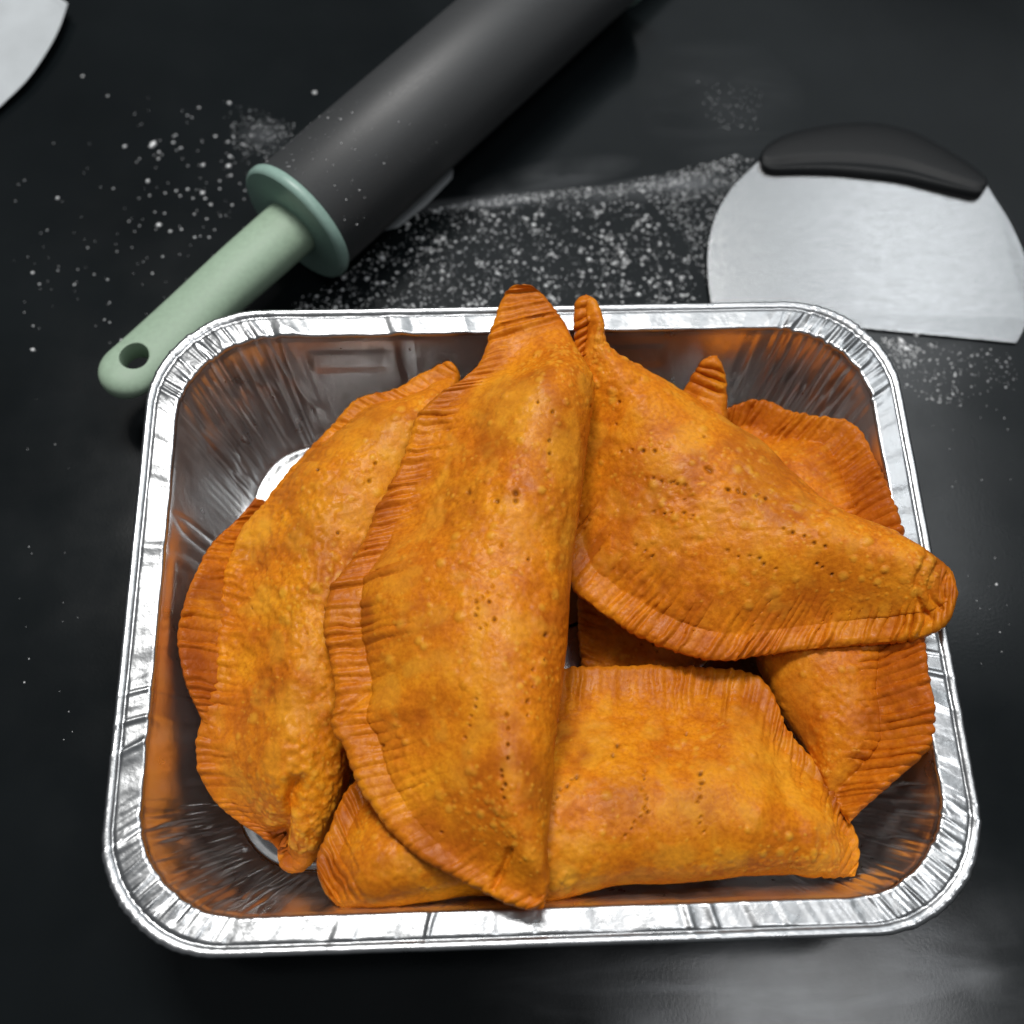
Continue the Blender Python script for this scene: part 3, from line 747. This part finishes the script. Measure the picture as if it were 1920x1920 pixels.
r_col = 0.0285
ax0 = at(562, 413, r_col); ax1 = at(1030, 0, r_col)
d_ax = ax1 - ax0; d_ax /= np.linalg.norm(d_ax)
r_col = 0.5 * 246 * depth(ax0) / FPX
ax0 = at(562, 413, r_col); ax1 = at(1030, 0, r_col); d_ax = (ax1 - ax0) / np.linalg.norm(ax1 - ax0)
r_bar = r_col * 0.95
Lb = float(np.linalg.norm(at(1112, -96, r_col) - ax0))
pin = thing('rolling_pin', 'charcoal rolling pin with sage green handle lying across the back of the counter', 'rolling pin', (ax0[0], ax0[1], 0))
lathe('barrel', [(0.001, r_bar - .001), (0.002, r_bar), (Lb - .003, r_bar), (Lb - .001, r_bar - .0012), (Lb, r_bar - .003)], ax0, d_ax, NONSTICK, pin)
def collar(origin, d):
    lathe('collar', [(-0.0048, r_col - .0018), (-.0042, r_col - .0007), (-.0026, r_col), (0, r_col), (.0009, r_col - .0006), (.0011, r_col - .0016)], origin, d, TEAL, pin)
    # handle: a round grip that flattens to a rounded tab with a hanging hole
    HL = float(np.linalg.norm(at(205, 722, r_col) - ax0)) * 1.0
    s = np.cross(d, (0, 0, 1.0)); s /= np.linalg.norm(s); w = np.cross(s, d)
    rg = 0.5 * 112 * depth(ax0) / FPX
    n, secs = 48, []
    a = np.linspace(0, 2 * math.pi, n, endpoint=False)
    for t_ in np.r_[np.linspace(0.0005, HL * .55, 16), np.linspace(HL * .58, HL - rg, 10), HL - (1 - np.sin(np.linspace(0, math.pi / 2, 16)[1:])) * rg]:
        q = t_ / HL
        wid = rg * (1 - .05 * smooth01(.0, .55, q))
        thk = rg * (.84 - .38 * smooth01(.25, .85, q))
        cap = rg
        if t_ > HL - cap:
            e = (t_ - (HL - cap)) / cap
            wid *= max(.02, math.sqrt(max(0, 1 - e ** 2))); thk *= max(.04, (1 - e ** 5) ** .5)
        secs.append(origin - d * (t_ + .003) + np.sign(np.cos(a))[:, None] * (np.abs(np.cos(a)) ** .9)[:, None] * s * wid + np.sign(np.sin(a))[:, None] * (np.abs(np.sin(a)) ** .9)[:, None] * w * thk)
    V = np.stack(secs, 0); k = len(secs)
    f = [tuple(x) for x in grid_faces(k, n, wrap_v=True).tolist()] + [tuple(reversed(range(n))), tuple(range((k - 1) * n, k * n))]
    o = new_mesh('handle', V.reshape(-1, 3), f, SAGE)
    # the hole
    hc = origin - d * (HL - rg * 1.12)
    hr = rg * .47
    cv = [hc + hr * (math.cos(b_) * d + math.sin(b_) * s) + w * zz for zz in (-.03, .03) for b_ in np.linspace(0, 2 * math.pi, 40, endpoint=False)]
    cf = [(i, (i + 1) % 40, 40 + (i + 1) % 40, 40 + i) for i in range(40)] + [tuple(reversed(range(40))), tuple(range(40, 80))]
    cut = new_mesh('hole_cutter', cv, cf)
    import bmesh
    for oo in (o, cut):
        bm = bmesh.new(); bm.from_mesh(oo.data); bmesh.ops.recalc_face_normals(bm, faces=bm.faces); bm.to_mesh(oo.data); bm.free()
    mod = o.modifiers.new('hole', 'BOOLEAN'); mod.object = cut; mod.operation = 'DIFFERENCE'; mod.solver = 'EXACT'
    bv = o.modifiers.new('soft', 'BEVEL'); bv.width = .0008; bv.segments = 2; bv.limit_method = 'ANGLE'; bv.angle_limit = rad(55)
    dg = bpy.context.evaluated_depsgraph_get()
    me = bpy.data.meshes.new_from_object(o.evaluated_get(dg))
    o.modifiers.clear()
    o.data = me
    me.name = 'handle'
    me.polygons.foreach_set('use_smooth', [True] * len(me.polygons))
    m_ = o.modifiers.new('edge', 'EDGE_SPLIT'); m_.split_angle = rad(60)
    bpy.data.objects.remove(cut)
    adopt(o, pin)
collar(ax0, d_ax)
collar(ax0 + d_ax * Lb, -d_ax)

# ------------------------------------------------------------------ bench scraper
def slab(name, outline_px, zfun, thick, mat, parent, n=220, bevel=.0003):
    pl = np.asarray(outline_px, float)
    P = []
    for q in pl:
        z = 0.0
        for _ in range(4):
            p = at(q[0], q[1], z); z = zfun(p)
        P.append(p)
    P = np.array(P); k = len(P)
    V = np.vstack([P, P - np.array([0, 0, thick])])
    f = [tuple(range(k)), tuple(reversed(range(k, 2 * k)))] + [(i, k + i, k + (i + 1) % k, (i + 1) % k) for i in range(k)]
    o = new_mesh(name, V, f, mat, None, False)
    import bmesh
    bm = bmesh.new(); bm.from_mesh(o.data); bmesh.ops.recalc_face_normals(bm, faces=bm.faces); bm.to_mesh(o.data); bm.free()
    b_ = o.modifiers.new('bevel', 'BEVEL'); b_.width = bevel; b_.segments = 2; b_.limit_method = 'ANGLE'
    if parent:
        adopt(o, parent)
    return o

sc0 = at(1640, 600, 0.0); sc1 = at(1640, 300, 0.0)
scr = thing('bench_scraper', 'stainless steel dough scraper with curved black grip beside the back right rim', 'dough scraper', (sc0[0], sc0[1], 0))
def blade_z(p):
    return 0.0016 + 0.0075 * np.clip((p[1] - sc0[1]) / (sc1[1] - sc0[1]), 0, 1.4)
left = spline([(1440, 285), (1405, 318), (1372, 352), (1347, 392), (1332, 435), (1326, 480), (1328, 530), (1336, 587)], 40)
right_ = spline([(1906, 643), (1918, 622), (1930, 590)], 8)
right2 = spline([(1938, 560), (1934, 520), (1918, 468), (1893, 414), (1856, 355), (1840, 325)], 26)
slab('blade', np.vstack([left, right_, right2]), blade_z, 0.0011, STEEL, scr)
# grip: a swollen bar hugging the top of the blade
topc = spline([(1422, 300), (1436, 277), (1470, 256), (1520, 243), (1580, 234), (1640, 233), (1700, 246), (1760, 275), (1815, 310), (1846, 338), (1850, 352)], 90)
botc = spline([(1422, 300), (1428, 318), (1448, 328), (1500, 328), (1560, 329), (1620, 334), (1690, 342), (1750, 355), (1800, 366), (1834, 370), (1850, 352)], 90)
T_, B_ = at(topc[:, 0], topc[:, 1], .0075), at(botc[:, 0], botc[:, 1], .0085)
na = 40
secs = []
for k in range(90):
    c_, h_ = (T_[k] + B_[k]) / 2, (T_[k] - B_[k]) / 2
    hl = np.linalg.norm(h_)
    th_ = min(.0042, hl * .8)
    a = np.linspace(0, 2 * math.pi, na, endpoint=False)
    ca, sa = np.cos(a), np.sin(a)
    up_ = np.sign(sa) * np.abs(sa) ** .75 * th_
    up_ = up_ + .0011 * np.exp(-((ca + .80) / .13) ** 2) * (sa > 0) * (hl > .004) - .0016 * np.exp(-((ca + .52) / .12) ** 2) * (sa > 0) * (hl > .004)
    secs.append(c_ + (np.sign(ca) * np.abs(ca) ** .8)[:, None] * h_ + up_[:, None] * np.array([0, 0, 1.0]))
V = np.stack(secs, 0)
f = grid_faces(90, na, wrap_v=True)
g_ = new_mesh('grip', V.reshape(-1, 3), f, RUBBER)
adopt(g_, scr)

# ------------------------------------------------------------------ paper
def sheet(name, label, outline, lift, nx=1):
    P = []
    for q in outline:
        P.append(at(q[0], q[1], q[2]))
    P = np.array(P); k = len(P)
    c = P.mean(0); V = np.vstack([P, P - np.array([0, 0, .00045])])
    f = [tuple(range(k)), tuple(reversed(range(k, 2 * k)))] + [(i, k + i, k + (i + 1) % k, (i + 1) % k) for i in range(k)]
    o = new_mesh(name, V - np.array([c[0], c[1], 0]), f, PAPER, None, False)
    o.location = (c[0], c[1], 0)
    o['label'] = label; o['category'] = 'paper'
    return o
edge = spline([(127, 6), (112, 50), (88, 96), (50, 150), (0, 199), (-60, 255), (-130, 310)], 30)
sheet('paper_sheet', 'white sheet of paper with curved edge at the top left corner of the counter',
      [(100, -12, .008)] + [(e[0], e[1], .008 - .006 * i / 29) for i, e in enumerate(edge)] + [(-420, 200, .001), (-330, -140, .001), (-60, -110, .003)], 0)
sheet('paper_slip', 'thin slip of pale paper peeking out from under the rolling pin barrel',
      [(850, 318, .0012), (848, 333, .0012), (799, 384, .0012), (748, 425, .0012), (700, 436, .0012), (640, 380, .0012), (760, 280, .0012), (830, 300, .0012)], 0)

# ------------------------------------------------------------------ flour
def inside(poly, p):
    x, y = p; c = False; j = len(poly) - 1
    for i in range(len(poly)):
        if (poly[i][1] > y) != (poly[j][1] > y) and x < (poly[j][0] - poly[i][0]) * (y - poly[i][1]) / (poly[j][1] - poly[i][1]) + poly[i][0]:
            c = not c
        j = i
    return c
OCT = np.array([(1, 0, 0), (-1, 0, 0), (0, 1, 0), (0, -1, 0), (0, 0, 1), (0, 0, -.2)], float)
OF = np.array([(0, 2, 4), (2, 1, 4), (1, 3, 4), (3, 0, 4), (2, 0, 5), (1, 2, 5), (3, 1, 5), (0, 3, 5)])
specks = []
def scatter(poly, n, r0, r1, pw=3.0, avoid=None, clump=0):
    xs, ys = [q[0] for q in poly], [q[1] for q in poly]
    k = 0; tries = 0
    while k < n and tries < n * 20:
        tries += 1
        p = (random.uniform(min(xs), max(xs)), random.uniform(min(ys), max(ys)))
        if not inside(poly, p) or (avoid and avoid(p)):
            continue
        if clump and noise3(np.array([[p[0] / 30, p[1] / 30, .5]]), 77)[0] + .6 * noise3(np.array([[p[0] / 9, p[1] / 9, .5]]), 78)[0] < random.uniform(-.7, .6) * clump:
            continue
        k += 1
        specks.append((p[0], p[1], r0 + (r1 - r0) * random.random() ** pw))
ARCP = spline([(1150, 325), (1215, 385), (1265, 448), (1300, 505), (1322, 552), (1330, 600)], 40)
def on_arc(p):
    return np.min(np.hypot(ARCP[:, 0] - p[0], ARCP[:, 1] - p[1])) < 8
dense = [(640, 520), (720, 445), (800, 390), (900, 378), (1040, 362), (1150, 348), (1230, 400), (1290, 480), (1330, 600), (900, 620), (470, 620), (520, 575)]
scatter(dense, 3000, .00016, .00048, 3, on_arc, 1)
scatter(dense, 480, .0005, .0012, 2.5, on_arc, .8)
scatter(dense, 45, .0010, .0017, 2, on_arc)
scatter(dense, 160, .0006, .0014, 3, on_arc)
scatter([(1160, 345), (1380, 290), (1415, 300), (1350, 380), (1322, 470), (1326, 540), (1270, 440)], 900, .00018, .0007, 3, on_arc)
for _ in range(26):           # little heaps where grains stuck together
    cx_, cy_ = random.uniform(560, 1320), random.uniform(380, 570)
    if inside(dense, (cx_, cy_)):
        for _ in range(random.randint(5, 16)):
            specks.append((random.gauss(cx_, 5), random.gauss(cy_, 3.5), random.uniform(.0003, .0008)))
scatter([(800, 396), (900, 372), (1040, 356), (1240, 340), (1390, 285), (1395, 300), (1240, 358), (1040, 374), (900, 388)], 1100, .00016, .0006, 3)
scatter([(1640, 630), (1900, 660), (1910, 720), (1780, 770), (1700, 740)], 260, .0002, .0009, 3)
scatter([(1650, 630), (1720, 650), (1720, 690), (1690, 690)], 160, .0002, .0008, 2)
scatter([(40, 200), (480, 140), (520, 320), (470, 480), (330, 620), (40, 680), (20, 420)], 120, .00025, .0009, 3)
scatter([(230, 260), (460, 250), (470, 330), (440, 440), (270, 440)], 60, .0004, .0013, 2)
scatter([(430, 190), (560, 230), (520, 300), (450, 310), (430, 250)], 300, .00016, .0006, 3, None, 1)
scatter([(1300, 140), (1430, 170), (1420, 250), (1330, 240)], 90, .0002, .0005, 3)
scatter([(60, 700), (150, 760), (170, 1400), (100, 1500), (0, 1200)], 18, .0002, .0005, 3)
scatter([(1740, 760), (1900, 700), (1915, 1150), (1850, 1300)], 26, .0002, .0006, 3)
for q in [(430, 193, .0016), (590, 174, .0015), (287, 270, .0022), (283, 275, .0017), (234, 275, .0014), (380, 310, .0016), (428, 312, .0019), (277, 340, .0015), (380, 362, .0015), (298, 422, .0018), (108, 371, .0014), (61, 656, .0018), (61, 512, .0011), (340, 430, .0011), (395, 384, .0010), (1104, 487, .0017), (1166, 474, .0021), (1197, 553, .0018), (365, 445, .0011), (392, 445, .001), (1350, 400, .0014), (1140, 420, .0012), (764, 420, .0018), (645, 520, .0018), (1690, 640, .0026), (1700, 655, .002), (1718, 628, .0018), (155, 143, .0011), (1868, 1096, .0009)]:
    specks.append(q)
S_ = np.array(specks)
pos = at(S_[:, 0], S_[:, 1], 0.0)
# a little flour clinging to the barrel near the collar
side = np.cross(d_ax, (0, 0, 1.0)); side /= np.linalg.norm(side); upv = np.cross(side, d_ax)
gb = np.random.default_rng(11)
tb, ab = gb.gamma(1.3, .022, 110), gb.uniform(-1.2, 1.3, 110)
onb = ax0 + d_ax * (.004 + np.minimum(tb, .15))[:, None] + r_bar * (np.sin(ab)[:, None] * side + np.cos(ab)[:, None] * upv)
pos = np.vstack([pos, onb]); S_ = np.vstack([S_, np.column_stack([np.zeros(110), np.zeros(110), .00012 + .0005 * gb.random(110) ** 4])])
Vs = OCT[None] * S_[:, 2][:, None, None] * np.random.default_rng(4).uniform(.65, 1.25, (len(S_), 6, 3)) * np.array([1, 1, .6])
ang = np.random.default_rng(5).uniform(0, 6.28, len(S_))
ca, sa = np.cos(ang)[:, None], np.sin(ang)[:, None]
Vs = np.stack([Vs[..., 0] * ca - Vs[..., 1] * sa, Vs[..., 0] * sa + Vs[..., 1] * ca, Vs[..., 2]], -1) + pos[:, None]
Fs = OF[None] + 6 * np.arange(len(S_))[:, None, None]
fl = new_mesh('flour', Vs.reshape(-1, 3), Fs.reshape(-1, 3), FLOUR)
fl['kind'] = 'stuff'
fl['label'] = 'white flour dusting scattered over the black counter'
